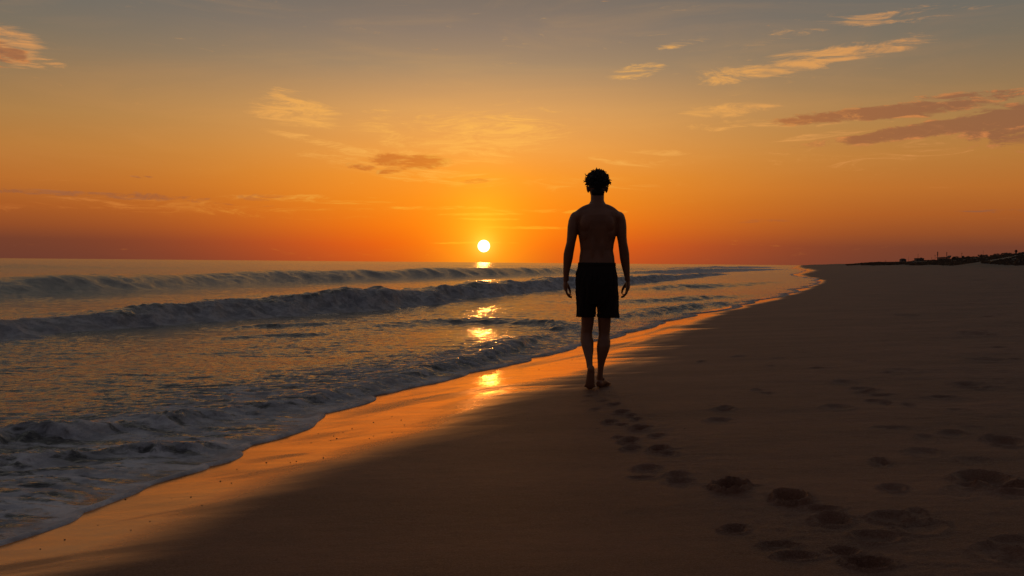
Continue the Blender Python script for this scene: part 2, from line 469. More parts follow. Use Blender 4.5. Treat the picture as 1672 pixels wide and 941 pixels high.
t.l.new(b1.outputs[0], b2.inputs['Normal'])
t.l.new(b2.outputs[0], b.inputs['Normal'])

m_water, t, b = mat('sea_water')
p = pos(t)
foam = attr(t, 'foam')
dist = attr(t, 'dist')
b.inputs['IOR'].default_value = 1.5
b.inputs['Base Color'].default_value = (0.030, 0.026, 0.022, 1)
t.set(b.inputs['Roughness'], t.mr(dist, 4, 90, 0.07, 0.18, 'LINEAR'))
bu1 = t.new('ShaderNodeBump')
t.set(bu1.inputs['Height'], t.noise(t.mapping(p, sc=(1.0, 2.4, 1)), 7, 5, 0.6, 0.4))
bu1.inputs['Distance'].default_value = 0.035
bu1.inputs['Strength'].default_value = 0.7
bu2 = t.new('ShaderNodeBump')
t.set(bu2.inputs['Height'], t.noise(t.mapping(p, sc=(0.5, 1.3, 1)), 1.7, 6, 0.62, 0.3))
bu2.inputs['Distance'].default_value = 0.12
t.set(bu2.inputs['Strength'], t.mr(dist, 8, 40, 0.12, 0.55, 'LINEAR'))
t.l.new(bu1.outputs[0], bu2.inputs['Normal'])
t.l.new(bu2.outputs[0], b.inputs['Normal'])
fb = t.new('ShaderNodeBsdfPrincipled')
t.set(fb.inputs['Base Color'], t.mix(t.mr(t.noise(p, 3.2, 6, .7), .36, .66), (0.42, 0.42, 0.44), (0.90, 0.88, 0.88)))
fb.inputs['Roughness'].default_value = 0.55
fb.inputs['Specular IOR Level'].default_value = 0.3
fbu = t.new('ShaderNodeBump')
t.set(fbu.inputs['Height'], t.noise(p, t.mr(dist, 6, 25, 30, 9, 'LINEAR') if False else 12, 7, 0.75))
t.set(fbu.inputs['Distance'], t.mr(dist, 5, 25, 0.06, 0.40, 'LINEAR'))
fbu.inputs['Strength'].default_value = 0.9
t.l.new(fbu.outputs[0], fb.inputs['Normal'])
lace = t.noise(t.mapping(p, sc=(1, 1.5, 1)), 9, 6, 0.72, 0.8)
ff = t.mr(t.m('ADD', foam, t.m('MULTIPLY', t.m('SUBTRACT', lace, 0.5), t.mr(dist, 8, 16, 1.1, 1.7, 'LINEAR'))), 0.20, t.mr(dist, 8, 16, 0.62, 0.95, 'LINEAR'))
ff = t.m('MULTIPLY', ff, t.mr(foam, 0.02, 0.2))
mx = t.new('ShaderNodeMixShader')
t.set(mx.inputs[0], ff)
t.l.new(b.outputs[0], mx.inputs[1])
t.l.new(fb.outputs[0], mx.inputs[2])
out = [n for n in t.n if n.type == 'OUTPUT_MATERIAL'][0]
t.l.new(mx.outputs[0], out.inputs['Surface'])

# ---------------------------------------------------------------- sand
ws = np.concatenate([-np.geomspace(3.0, 0.05, 22), np.arange(-0.045, -0.001, .01), np.arange(0, 1.15, 0.0030), 1.15 + np.geomspace(0.004, 10, 60)])
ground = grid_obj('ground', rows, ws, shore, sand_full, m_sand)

# ---------------------------------------------------------------- sea
def smooth_line(pts, n=70):
    P = np.array(pts, float)
    s = np.concatenate([[0], np.cumsum(np.hypot(*np.diff(P, axis=0).T) / np.maximum(P[1:, 1], 1))])
    u = np.linspace(0, s[-1], n)
    L = np.stack([np.interp(u, s, P[:, k]) for k in range(2)], -1)
    for _ in range(3):
        L[1:-1] = (L[:-2] + 2 * L[1:-1] + L[2:]) / 4
    return L, u / s[-1], s / s[-1]
def ridge_dist(L, tu, x, y, reach):
    """signed distance (positive shoreward of the line) and parameter along it"""
    m = (x > L[:, 0].min() - reach) & (x < L[:, 0].max() + reach) & (y > L[:, 1].min() - reach) & (y < L[:, 1].max() + reach)
    xi = x[m]; yi = y[m]
    best = np.full(xi.shape, 1e9); sg = np.zeros_like(best); tp = np.zeros_like(best)
    for k in range(len(L) - 1):
        a = L[k]; e = L[k + 1] - a
        l2 = e @ e
        t_ = np.clip(((xi - a[0]) * e[0] + (yi - a[1]) * e[1]) / l2, 0, 1)
        dx = xi - a[0] - t_ * e[0]; dy = yi - a[1] - t_ * e[1]
        dd_ = dx * dx + dy * dy
        q = dd_ < best
        best[q] = dd_[q]
        sg[q] = np.sign(e[1] * dx - e[0] * dy)[q]
        tp[q] = (tu[k] + t_ * (tu[k + 1] - tu[k]))[q]
    return m, np.sqrt(best) * np.where(sg == 0, 1, sg), tp

# base line of each wave in the picture, heights, front and back widths, share of foam
WAVES = [
    dict(px=[(-420, 628), (-200, 588), (0, 556), (80, 549), (160, 538), (330, 528), (480, 513), (620, 506), (720, 497), (740, 490), (860, 478), (950, 470), (1040, 464), (1120, 456), (1195, 447)],
         H=[.22, .22, .20, .20, .18, .27, .26, .36, .36, .31, .34, .38, .36, .30, .10], wf=1.0, wb=1.3, foam=1.0, lump=.11),
    dict(px=[(-500, 520), (-200, 500), (0, 487), (100, 482), (200, 477), (330, 469), (500, 461), (700, 455), (900, 449), (1010, 445), (1120, 441)],
         H=[.4, .42, .40, .45, .58, .50, .60, .62, .70, .55, .3], wf=2.3, wb=3.2, foam=0.06, lump=0.03),
    dict(px=[(-400, 452), (-60, 447), (60, 444), (160, 441), (420, 438)], H=[.3, .6, .6, .5, .0], wf=9, wb=14, foam=0, lump=0.03),
    dict(px=[(640, 437), (900, 436.5), (1000, 437), (1120, 437)], H=[0, .4, .6, .3], wf=12, wb=16, foam=0, lump=0.03),
    dict(px=[(-160, 770), (-60, 742), (0, 730), (80, 724), (210, 712), (300, 698), (400, 682), (520, 664), (620, 642), (700, 618), (800, 594), (870, 566), (908, 549)],
         H=[.05, .055, .06, .075, .03, .06, .03, .035, .035, .045, .06, .085, .02], wf=.20, wb=.34, foam=.42, lump=.15),
    dict(px=[(560, 545), (700, 531), (800, 528), (870, 534), (910, 547)], H=[.0, .05, .06, .08, .02], wf=.5, wb=.8, foam=.15, lump=.3),
    dict(px=[(-160, 815), (-40, 778), (0, 768), (110, 760), (180, 750), (250, 748), (340, 741), (430, 726), (500, 705)], H=[.02, .03, .035, .025, .02, .04, .03, .02, .0], wf=.13, wb=.2, foam=.45, lump=.35),
    dict(px=[(1000, 528), (1080, 515), (1160, 503), (1250, 489)], H=[.02, .07, .09, .0], wf=.5, wb=.8, foam=.55, lump=.3),
    dict(px=[(1010, 498), (1100, 494), (1200, 488), (1270, 482)], H=[0, .10, .10, 0], wf=.8, wb=1.4, foam=.1, lump=.1),
    dict(px=[(1030, 478), (1100, 473), (1180, 470), (1260, 464), (1310, 460)], H=[0, .14, .14, .10, 0], wf=1.2, wb=2.0, foam=.15, lump=.1),
    dict(px=[(1090, 448), (1150, 446), (1210, 443.5), (1280, 440)], H=[.3, .45, .45, .2], wf=4, wb=5, foam=1.0, lump=.1),
    dict(px=[(1130, 441), (1190, 439), (1270, 437)], H=[.3, .6, .3], wf=7, wb=8, foam=.9, lump=.1),
    dict(px=[(320, 560), (420, 553), (520, 549), (600, 545)], H=[0, .035, .03, 0], wf=.3, wb=.5, foam=0, lump=.1),
    dict(px=[(350, 538), (440, 534), (540, 532), (600, 529)], H=[0, .05, .04, 0], wf=.35, wb=.5, foam=0, lump=.1),
]
for wv in WAVES:
    wv['L'], wv['tu'], wv['ts'] = smooth_line([on_plane(*q) for q in wv['px']])

def sea_fn(x, y):
    u = water_edge(y) - x                       # seaward distance from the waterline
    dist_ = np.hypot(x, np.maximum(y, 1))
    sz = beach(x, y)
    base = np.maximum(0.0, 0.0)
    film_sheen = sz + 0.007 * (1 - np.exp(-u / 0.02))
    z = 0.5 * (film_sheen + np.sqrt(film_sheen ** 2 + 0.004 ** 2))          # smooth maximum with sea level 0
    lipk = np.clip(y / 6, .6, 4)
    lipn = 0.75 + 0.8 * fbm(x * 3, y * 3, 3, 201)
    z = z + 0.014 * lipk ** .5 * lipn * np.exp(-((u - 0.035 * lipk) / (0.030 * lipk)) ** 2) * ss(0, .006, u)
    z = np.where(u <= 0.0004, sz - 0.004, z)
    foam = 0.95 * (1 - ss(0.045, 0.10, u / lipk * (0.9 + 0.8 * pn(x * 4, y * 4, 211))))
    fade = ss(0.05, 1.6, u)
    fade2 = ss(0.05, 0.5, u)
    # open sea swell and chop
    z = z + ss(2, 12, u) * 0.022 * fbm(x * 0.28 + y * .08, y * 0.75, 3, 301)
    z = z + ss(30, 120, u) * 0.22 * fbm(x * 0.02 + 3, y * 0.055, 3, 303)
    cx = x + 0.35 * fbm(x * .7, y * .7, 2, 399); cy = y + 0.3 * fbm(x * .8, y * .8, 2, 397)
    rip = fbm(cx * 1.5, cy * 4.2, 4, 311, 0.55)
    rip = 1 - np.abs(rip) * 2.2
    z = z + fade * 0.014 * rip * (0.55 + 0.9 * ss(-.3, .4, fbm(x * .25, y * .3, 2, 331)))
    z = z + fade2 * 0.0035 * fbm(cx * 6, cy * 14, 3, 317, 0.6) * (1 - ss(20, 40, y))
    # churned zone close to the sand
    near_ = (1 - ss(1.0, 2.6, u)) * fade2 * (1 - ss(12, 22, y))
    ch = 1 - np.abs(fbm(cx * 1.9, cy * 6.0, 4, 341, 0.5)) * 2.6
    z = z + near_ * (0.018 * ch + .006 * (1 - 2.4 * np.abs(fbm(cx * 9, cy * 15, 3, 347, .6))))
    lace = 1 - np.abs(fbm(cx * 1.5, cy * 4.4, 4, 351, 0.55)) * 3.4
    lace2 = 1 - np.abs(fbm(cx * 4, cy * 11, 3, 353, 0.6)) * 2.8
    zone = (1 - ss(0.9, 2.4, u + .5 * pn(x, y, 355))) * (1 - ss(14, 30, y))
    foam = np.maximum(foam, zone * np.clip(0.0 + 0.66 * lace + 0.36 * lace2, 0, 1) * 0.92)
    zone2 = ss(0.0, 0.5, fbm(x * .3 + 4, y * .5, 3, 357)) * (1 - ss(2.5, 6, u)) * (1 - ss(25, 40, y))
    foam = np.maximum(foam, zone2 * np.clip(lace, 0, 1) * 0.42)
    for i, wv in enumerate(WAVES):
        wf, wb = wv['wf'], wv['wb']
        m, n, tp = ridge_dist(wv['L'], wv['tu'], x, y, wf + wb * 2.8)
        if not m.any():
            continue
        xi = x[m]; yi = y[m]
        H = np.interp(tp, wv['ts'], wv['H'])
        q = 1.0 / wf
        wob = fbm(xi * q * .9, yi * q * .5, 4, 400 + i * 9, 0.55)
        n = n + wob * wf * (0.9 if wv['lump'] > .05 else .22)
        if i == 0:
            n = n + .16 * (np.abs(pn(xi * 1.3, yi * .8, 431)) * 2.2 - .5) + .05 * fbm(xi * 5, yi * 4, 2, 437)
        nc = n + wf                                         # 0 at the crest
        end = ss(0, 0.03, tp) * (1 - ss(0.97, 1, tp))
        back = np.exp(-(nc / wb) ** 2)
        front = np.exp(-(np.maximum(nc, 0) / (wf * 0.62)) ** 2.6)
        prof = np.where(nc < 0, back, front)
        hv = H * end * (1 + (0.55 if wv['lump'] > .05 else .3) * fbm(xi * q * .35 + i, yi * q * .2, 3, 500 + i, .5))
        # a trough just shoreward, so the face stands out
        tro = -0.16 * hv * np.exp(-((nc - wf * 1.9) / (wf * 1.1)) ** 2)
        add = hv * prof + tro
        if wv['lump'] > .05:
            l1 = fbm(xi * 2.4 * q, yi * 1.9 * q, 5, 600 + i, 0.62)
            l2 = 1 - 2.0 * np.abs(fbm(xi * 3.6 * q, yi * 3.0 * q, 4, 620 + i, .6))
            win = np.exp(-((nc - wf * .25) / (wf * .65)) ** 2)
            if i == 0:
                s_al = tp * 40 * 3
                add = add + hv * .20 * fbm(s_al * 1.1 + wob, nc * .45, 4, 655, .6) * ss(-.5, .2, nc) * (1 - ss(.9, 1.2, nc))
                l2 = l2 + .5 * (1 - 2 * np.abs(fbm(xi * 7, yi * 6, 3, 633, .6)))
            add = add + hv * wv['lump'] * (1.5 * l1 + 0.9 * l2) * win
        if i == 1:   # combed streaks on the face of the unbroken swell
            add = add + hv * 0.10 * fbm(xi * .5 + yi * .15, yi * .35, 4, 640, .6) * prof
        add = add * ss(0.02, 0.25, u[m])
        z[m] += add
        if wv['foam'] > 0:
            fn = fbm(xi * 2.2 * q, yi * 2.2 * q, 4, 700 + i, .6)
            if i in (0, 10, 11):
                lo = 0.10 + 0.55 * fbm(xi * q * .45, yi * q * .25, 3, 750)
                fm = ss(lo - .12, lo + .22, nc / wf + 0.25 * fn) * (1 - ss(0.95, 1.25, nc / wf + 0.25 * fn))
                fm = np.maximum(fm * ss(0, .12, H), 0.35 * np.exp(-((nc / wf + .9) / .8) ** 2) * np.clip(1 - np.abs(fn) * 4, 0, 1))
                fm = fm * wv['foam'] * end
            else:
                fm = wv['foam'] * np.clip(.75 + 1.3 * fn, 0, 1) * np.exp(-((nc / wf - .35) / .75) ** 2) * end
            foam[m] = np.maximum(foam[m], fm)
    return z, {'foam': np.clip(foam, 0, 1), 'dist': dist_}

ww = np.concatenate([[0, .0002, .0006], np.arange(.0012, .012, .0011), np.arange(.013, .05, .0018), np.arange(.0505, .86, .0025), .86 + np.geomspace(.004, 9, 60)])
rows_w = rows[rows > -12]
water = grid_obj('water', rows_w, -ww, water_edge, sea_fn, m_water)
water.name = 'water'

# ---------------------------------------------------------------- small mesh helpers
def link_mesh(name, verts, faces, material=None, parent=None, smooth=True):
    me = bpy.data.meshes.new(name)
    me.from_pydata([tuple(v) for v in verts], [], faces)
    me.update()
    if smooth:
        me.polygons.foreach_set('use_smooth', [True] * len(me.polygons))
    if material:
        me.materials.append(material)
    o = bpy.data.objects.new(name, me)
    COL.objects.link(o)
    if parent:
        o.parent = parent
    return o
class MB:
    def __init__(s):
        s.v = []; s.f = []
    def ring_loft(s, rings, seg=20, cap=True):
        """rings: (centre, axis_u, axis_v) with half axes as vectors"""
        base = len(s.v)
        for c, a, b_ in rings:
            for k in range(seg):
                an = 2 * math.pi * k / seg
                s.v.append(c + a * math.cos(an) + b_ * math.sin(an))
        n = len(rings)
        for i in range(n - 1):
            for k in range(seg):
                k2 = (k + 1) % seg
                s.f.append((base + i * seg + k, base + i * seg + k2, base + (i + 1) * seg + k2, base + (i + 1) * seg + k))
        if cap:
            s.f.append(tuple(base + k for k in reversed(range(seg))))
            s.f.append(tuple(base + (n - 1) * seg + k for k in range(seg)))
    def flat(s, rings, seg=24):
        """rings: centre, rx, ry in the horizontal plane"""
        s.ring_loft([(Vector(c), Vector((rx, 0, 0)), Vector((0, ry, 0))) for c, rx, ry in rings], seg)
    def tube(s, pts, rad, seg=10, squash=1.0, side=None):
        pts = [Vector(q) for q in pts]
        rings = []
        for i, q in enumerate(pts):
            tg = (pts[min(i + 1, len(pts) - 1)] - pts[max(i - 1, 0)]).normalized()
            ref = side if side else (Vector((0, 1, 0)) if abs(tg.y) < .9 else Vector((1, 0, 0)))
            a = tg.cross(ref).normalized(); b_ = a.cross(tg).normalized()
            r = rad[i] if isinstance(rad, (list, tuple)) else rad
            rings.append((q, a * r, b_ * r * squash))
        s.ring_loft(rings, seg)
    def capsule(s, pts, rad, seg=10, squash=1.0, side=None):
        """tube with rounded ends"""
        pts = [Vector(q) for q in pts]
        rad = list(rad)
        d0 = (pts[0] - pts[1]).normalized(); d1 = (pts[-1] - pts[-2]).normalized()
        P = [pts[0] + d0 * rad[0] * .85, pts[0] + d0 * rad[0] * .5] + pts + [pts[-1] + d1 * rad[-1] * .5, pts[-1] + d1 * rad[-1] * .85]
        R = [rad[0] * .45, rad[0] * .85] + rad + [rad[-1] * .85, rad[-1] * .45]
        s.tube(P, R, seg, squash, side)
    def ell(s, c, rx, ry, rz, seg=20, rings=14, rot=None):
        c = Vector(c)
        base = len(s.v)
        rot = rot or Matrix.Identity(3)
        s.v.append(c + rot @ Vector((0, 0, -rz)))
        for i in range(1, rings):
            ph = math.pi * i / rings - math.pi / 2
            for k in range(seg):
                a = 2 * math.pi * k / seg
                s.v.append(c + rot @ Vector((rx * math.cos(ph) * math.cos(a), ry * math.cos(ph) * math.sin(a), rz * math.sin(ph))))
        s.v.append(c + rot @ Vector((0, 0, rz)))
        top = len(s.v) - 1
        for k in range(seg):
            k2 = (k + 1) % seg
            s.f.append((base, base + 1 + k2, base + 1 + k))
            s.f.append((top, top - seg + k, top - seg + k2))
        for i in range(rings - 2):
            for k in range(seg):
                k2 = (k + 1) % seg
                q = base + 1 + i * seg
                s.f.append((q + k, q + k2, q + seg + k2, q + seg + k))
    def box(s, c, sx, sy, sz):
        x, y, z = c
        b0 = len(s.v)
        for dz in (-sz / 2, sz / 2):
            for dx, dy in ((-1, -1), (1, -1), (1, 1), (-1, 1)):
                s.v.append(Vector((x + dx * sx / 2, y + dy * sy / 2, z + dz)))
        for q in ((0, 3, 2, 1), (4, 5, 6, 7), (0, 1, 5, 4), (1, 2, 6, 5), (2, 3, 7, 6), (3, 0, 4, 7)):
            s.f.append(tuple(b0 + k for k in q))
    def build(s, name, material=None, parent=None, smooth=True):
        return link_mesh(name, s.v, s.f, material, parent, smooth)
def remeshed(o, voxel, smooth_it, factor=0.5):
    md = o.modifiers.new('r', 'REMESH'); md.mode = 'VOXEL'; md.voxel_size = voxel; md.use_smooth_shade = True
    sm = o.modifiers.new('s', 'SMOOTH'); sm.factor = factor; sm.iterations = smooth_it
    dg = bpy.context.evaluated_depsgraph_get()
    me = bpy.data.meshes.new_from_object(o.evaluated_get(dg))
    mats = [m_ for m_ in o.data.materials]
    o.modifiers.clear()
    o.data = me
    if not len(me.materials):
        for m_ in mats:
            me.materials.append(m_)
    me.polygons.foreach_set('use_smooth', [True] * len(me.polygons))
    return o
def empty(name, loc, label, cat, group=None):
    o = bpy.data.objects.new(name, None)
    o.location = loc
    COL.objects.link(o)
    o['label'] = label; o['category'] = cat
    if group:
        o['group'] = group
    o.empty_display_size = .2
    return o
def simple(name, col, rough=.7, var=.3, scale=20, bump=0.0, spec=.4):
    m_, t, b = mat(name)
    p = pos(t)
    n = t.noise(p, scale, 4, .6)
    t.set(b.inputs['Base Color'], t.mix(t.mr(n, .3, .7, 0, 1), tuple(v * (1 - var) for v in col), tuple(min(1, v * (1 + var)) for v in col)))
    b.inputs['Roughness'].default_value = rough
    b.inputs['Specular IOR Level'].default_value = spec
    if bump:
        bb = t.new('ShaderNodeBump')
        t.set(bb.inputs['Height'], t.noise(p, scale * 3, 4, .6))
        bb.inputs['Distance'].default_value = bump
        t.l.new(bb.outputs[0], b.inputs['Normal'])
    return m_

# ---------------------------------------------------------------- the walking man
m_skin = simple('skin', (.22, .092, .045), .45, .12, 9, .0015)
m_hair = simple('hair', (.012, .009, .007), .6, .2, 60)
m_short = simple('shorts_cloth', (.020, .013, .010), .85, .2, 120, .001, .2)
PY = 8.46
K = PY / F
base_pt = at_y(972, 631, PY)
person = empty('person', (base_pt.x, PY, 0), 'shirtless barefoot man in dark shorts seen from behind, walking away along the sand', 'person')
inv = Vector((-base_pt.x, -PY, 0))
def q(px, py, dy=0.0):
    """point of the body: traced position with its own depth, in the person's coordinates"""
    return at_y(px, py, PY + dy) + inv
def r(px):
    return px * K
body = MB()
torso = [(974.5, 482, 26, .10, .01), (974.5, 470, 30, .118, .0), (974.5, 450, 31, .12, .0), (974.5, 431, 29.6, .108, .0), (974.5, 420, 28.6, .100, .0), (974.3, 409, 26.8, .095, .0), (974.5, 398, 28, .100, .0),
         (975, 386, 30.6, .110, .0), (975, 374, 33, .120, .0), (975, 362, 34.5, .124, .0), (975, 352, 35.5, .118, .0), (975.3, 346.5, 37, .100, .0), (975.3, 343, 32.5, .085, .0),
         (975.3, 339.5, 25.5, .074, .0), (975.3, 336, 18.5, .068, .0), (975.3, 332.5, 13.2, .062, .005), (975.3, 328, 10.8, .060, .01), (975.4, 320, 10.9, .061, .018), (975.4, 311, 11.5, .062, .025)]
body.flat([(q(a, b_, dy), r(c_), e) for a, b_, c_, e, dy in torso], 36)
# shoulder blades, back muscles and seat
for sx in (-1, 1):
    body.ell(q(975 + sx * 16.5, 364, -.078), .060, .040, .085, rot=Matrix.Rotation(sx * -.25, 3, 'Y'))
    body.ell(q(975 + sx * 7.0, 398, -.076), .026, .030, .19)
    body.ell(q(975 + sx * 17, 378, -.04), .065, .06, .10)
    body.ell(q(975 + sx * 13, 460, -.045), .075, .070, .085)
    body.ell(q(975 + sx * 15, 362, .07), .075, .055, .06)
    body.ell(q(975.3 + sx * 35.5, 358.5, .0), .052, .060, .066)
    body.ell(q(975.3 + sx * 29, 354, .0), .075, .070, .055, rot=Matrix.Rotation(sx * .3, 3, 'Y'))
    body.ell(q(975.3 + sx * 20, 341.5, -.02), .085, .045, .030, rot=Matrix.Rotation(sx * .45, 3, 'Y'))
# head with face looking out along the beach
hd = q(975.2, 304, .035)
body.ell(hd + Vector((0, -.012, .010)), .0745, .092, .094, 28, 20)
body.ell(hd + Vector((0, .030, -.035)), .062, .070, .080, 24, 18)
body.ell(hd + Vector((0, .060, -.088)), .036, .036, .028)                      # chin
body.tube([hd + Vector((0, .092, .005)), hd + Vector((0, .108, -.028)), hd + Vector((0, .116, -.046)), hd + Vector((0, .098, -.055))], [.009, .012, .017, .012])   # nose
for sx in (-1, 1):
    body.ell(hd + Vector((sx * .031, .088, .012)), .022, .012, .008)             # brow
    body.ell(hd + Vector((sx * .031, .083, -.005)), .014, .013, .010)            # eye
    body.ell(hd + Vector((sx * .046, .062, -.032)), .022, .024, .018)            # cheek
    # ear
    body.ell(hd + Vector((sx * .0815, -.008, -.030)), .0105, .020, .032, rot=Matrix.Rotation(sx * .22, 3, 'Y'))
body.ell(hd + Vector((0, .096, -.068)), .024, .012, .006)
body.ell(hd + Vector((0, .094, -.077)), .021, .011, .006)
# arms
armL = [(938.5, 354, 8.0, .050, 0), (937.2, 360, 9.0, .056, 0), (936, 370, 9.4, .058, -.005), (934, 386, 8.3, .054, -.01), (932.3, 396, 7.5, .049, -.01), (930.4, 404.5, 7.9, .045, -.005), (928.4, 414, 8.2, .045, .01),
        (927.6, 422, 7.9, .043, .02), (926.1, 434, 6.5, .037, .035), (924.6, 445, 5.2, .031, .045), (924.3, 453, 4.6, .027, .052), (924.2, 459, 4.8, .026, .056)]
armR = [(1012, 354, 8.0, .050, 0), (1012.9, 360, 9.0, .056, 0), (1013.6, 370, 9.4, .058, 0), (1014.9, 386, 8.2, .054, 0), (1016.4, 396, 7.6, .049, 0), (1017.8, 404.5, 7.9, .045, .005), (1019.2, 414, 8.2, .045, .015),
        (1019.8, 422, 7.9, .043, .02), (1021.4, 434, 6.9, .037, .035), (1022.9, 445, 5.4, .031, .042), (1024, 453, 4.5, .027, .048), (1024.5, 459, 4.6, .026, .052)]
for A in (armL, armR):
    body.flat([(q(a, b_, dy), r(c_), e) for a, b_, c_, e, dy in A], 22)
# hands: back of the hand outwards, palm to the thigh, fingers half curled
def hand(wx, sx):
    """sx = +1: body lies to the right of the hand"""
    w0 = q(wx, 459, .055)
    inn = Vector((sx, 0, 0)); fw = Vector((0, 1, 0)); dn_ = Vector((0, 0, -1))
    palm = [(0.0, -.002, .018, .026), (.02, -.004, .021, .034), (.045, -.004, .021, .041), (.07, -.001, .019, .042), (.088, .004, .015, .039)]
    body.ring_loft([(w0 + dn_ * a + inn * b_ + fw * (.004 + a * .1), inn * c_ * .86, fw * e) for a, b_, c_, e in palm], 18)
    ln = [.072, .082, .078, .062]
    for k in range(4):
        off = (.031 - k * .0205)
        s0 = w0 + dn_ * .080 + inn * .003 + fw * (off + .013)
        L = ln[k]
        curl = .55 + .13 * k
        p1 = s0 + dn_ * L * .42 + inn * L * .12
        a2 = curl
        p2 = p1 + dn_ * L * .34 * math.cos(a2) + inn * L * .34 * math.sin(a2)
        a3 = curl * 1.75
        p3 = p2 + dn_ * L * .26 * math.cos(a3) + inn * L * .26 * math.sin(a3)
        body.capsule([s0 - dn_ * .02, s0, p1, p2, p3], [.0095, .0098, .0090, .0082, .0070], 10)
    t0 = w0 + dn_ * .022 + inn * .008 + fw * .030
    t1 = t0 + dn_ * .034 + inn * .020 + fw * .022
    t2 = t1 + dn_ * .030 + inn * .012 + fw * .006
    t3 = t2 + dn_ * .022 + inn * .001
    body.capsule([t0, t1, t2, t3], [.014, .0125, .0100, .0080], 12)
hand(924.0, 1)
hand(1024.8, -1)
# legs
legL = [(961, 470, 15, .090, .0), (960.5, 490, 14.2, .088, .01), (959.8, 508, 12.2, .080, .03), (959.6, 520, 10.6, .072, .045), (959.0, 532, 9.9, .064, .055), (957.6, 543, 9.4, .058, .060), (957.6, 549, 9.7, .057, .052),
        (958.4, 556, 10.8, .060, .038), (959.2, 564, 10.0, .060, .020), (960.3, 572, 8.8, .053, .000), (960.9, 579.5, 7.3, .045, -.022), (961.8, 587, 5.8, .037, -.045), (962.5, 594, 5.2, .034, -.065), (963.2, 601, 5.1, .033, -.080)]
legR = [(988, 470, 15, .090, .0), (988, 490, 14.2, .088, .01), (987, 508, 12.2, .080, .02), (986.7, 520, 10.8, .072, .028), (986.6, 534, 10.1, .064, .035), (986.5, 544, 9.1, .058, .035), (986.3, 549, 9.2, .057, .032),
        (986.2, 556, 10.5, .060, .024), (985.4, 565, 11.1, .062, .016), (984.3, 573, 10.0, .056, .012), (983.2, 581, 8.2, .048, .010), (982.0, 589, 6.6, .040, .012), (981.1, 597, 5.4, .034, .016), (980.2, 606, 4.6, .032, .022), (979.6, 613, 4.9, .034, .026), (979.2, 620, 5.4, .034, .030)]
for A in (legL, legR):
    body.flat([(q(a, b_, dy), r(c_), e) for a, b_, c_, e, dy in A], 24)
gz = float(sand_z(np.array([base_pt.x]), np.array([PY - .1]))[0])
print('ground under the man', gz, 'trace foot', base_pt.z, 'left toe', at_y(963, 635, PY - .1).z)
# left foot: heel lifted, pushing off from the ball and toes
heel = q(965.2, 603, -.105); ball = q(963.2, 629, -.085)
gl = gz + .006
ball.z = gl + .028
toe = ball + Vector((-.004, .055, -.014))
sole = (heel - ball).normalized()
body.capsule([heel + Vector((0, .0, -.005)), heel.lerp(ball, .35), heel.lerp(ball, .7), ball], [.031, .033, .038, .041], 16, .62, None)
body.ell(heel + Vector((0, .008, -.002)), .031, .032, .036)
for k in range(5):
    o_x = (k - 2) * .0165
    big_ = 1.35 if k == 4 else 1.0
    s0 = ball + Vector((o_x, .0, -.004))
    body.capsule([s0, s0 + Vector((o_x * .1, .030, -.010)), s0 + Vector((o_x * .15, .052 + .003 * k, -.014))], [.013 * (big_ ** .5), .0105 * big_ ** .5, .0090 * big_ ** .5], 10)
body.flat([(q(963.4, 598, -.075), .027, .034), (heel + Vector((0, .03, .0)), .028, .036), (heel.lerp(ball, .4) + Vector((0, .03, 0)), .032, .034), (ball + Vector((0, .03, .005)), .036, .030)], 16)
# right foot: flat on the sand, toes turned a little outwards
h2 = q(978.8, 628, .015); h2.z = gz + .034
dirf = Vector((.085, .190, 0)).normalized(); perp = Vector((dirf.y, -dirf.x, 0)); zz = Vector((0, 0, 1))
prof = [(-.030, .020, .020, 0.002), (-.012, .030, .033, .0), (.03, .031, .040, .006), (.07, .034, .037, .008), (.11, .041, .028, -.002), (.15, .046, .020, -.010), (.178, .045, .015, -.016)]
body.ring_loft([(h2 + dirf * a + zz * e, perp * w_, zz * hh) for a, w_, hh, e in prof], 18)
for k in range(5):
    off = (k - 2) * .0175
    s0 = h2 + dirf * (.165 - (.010 * abs(k - 1))) + perp * off + zz * -.018
    rr = [.014, .0105, .010, .0095, .009][k]
    body.capsule([s0, s0 + dirf * (.028), s0 + dirf * .048 + zz * -.003], [rr, rr * .95, rr * .85], 10)
body.ell(h2 + dirf * .02 + perp * -.030 + zz * .045, .009, .012, .013)
body.ell(h2 + dirf * .02 + perp * .030 + zz * .040, .009, .012, .013)
bo = body.build('body', m_skin, person)
bo.data.materials.clear(); bo.data.materials.append(m_skin)
remeshed(bo, .0042, 9)

# shorts
sh = MB()
sh.flat([(q(974.5, 430, 0), r(29.9), .113), (q(974.5, 436, 0), r(31), .120), (q(974.5, 448, 0), r(33.2), .134), (q(974.6, 462, -.004), r(34.2), .142), (q(974.7, 478, -.002), r(34), .137), (q(974.8, 490, .002), r(33.2), .125), (q(974.8, 496.5, .004), r(31), .11)], 40)
sh.flat([(q(959.5, 470, 0), r(17.5), .125), (q(958.6, 488, .008), r(16.6), .118), (q(957.6, 500, .018), r(15.6), .108), (q(957.0, 510, .025), r(15.2), .102), (q(956.6, 517.5, .032), r(15.0), .102)], 30)
sh.flat([(q(990.5, 470, 0), r(17.5), .125), (q(991, 488, .008), r(16.3), .118), (q(992.3, 500, .014), r(16.6), .110), (q(993.0, 510, .018), r(17.6), .106), (q(993.4, 518.5, .022), r(18.4), .106)], 30)
so = sh.build('shorts', m_short, person)
remeshed(so, .005, 5)
me = so.data
co = np.empty(len(me.vertices) * 3, np.float32); me.vertices.foreach_get('co', co); co = co.reshape(-1, 3)
no = np.empty(len(me.vertices) * 3, np.float32); me.vertices.foreach_get('normal', no); no = no.reshape(-1, 3)
an = np.arctan2(co[:, 0], co[:, 1])
zrel = co[:, 2] - gz
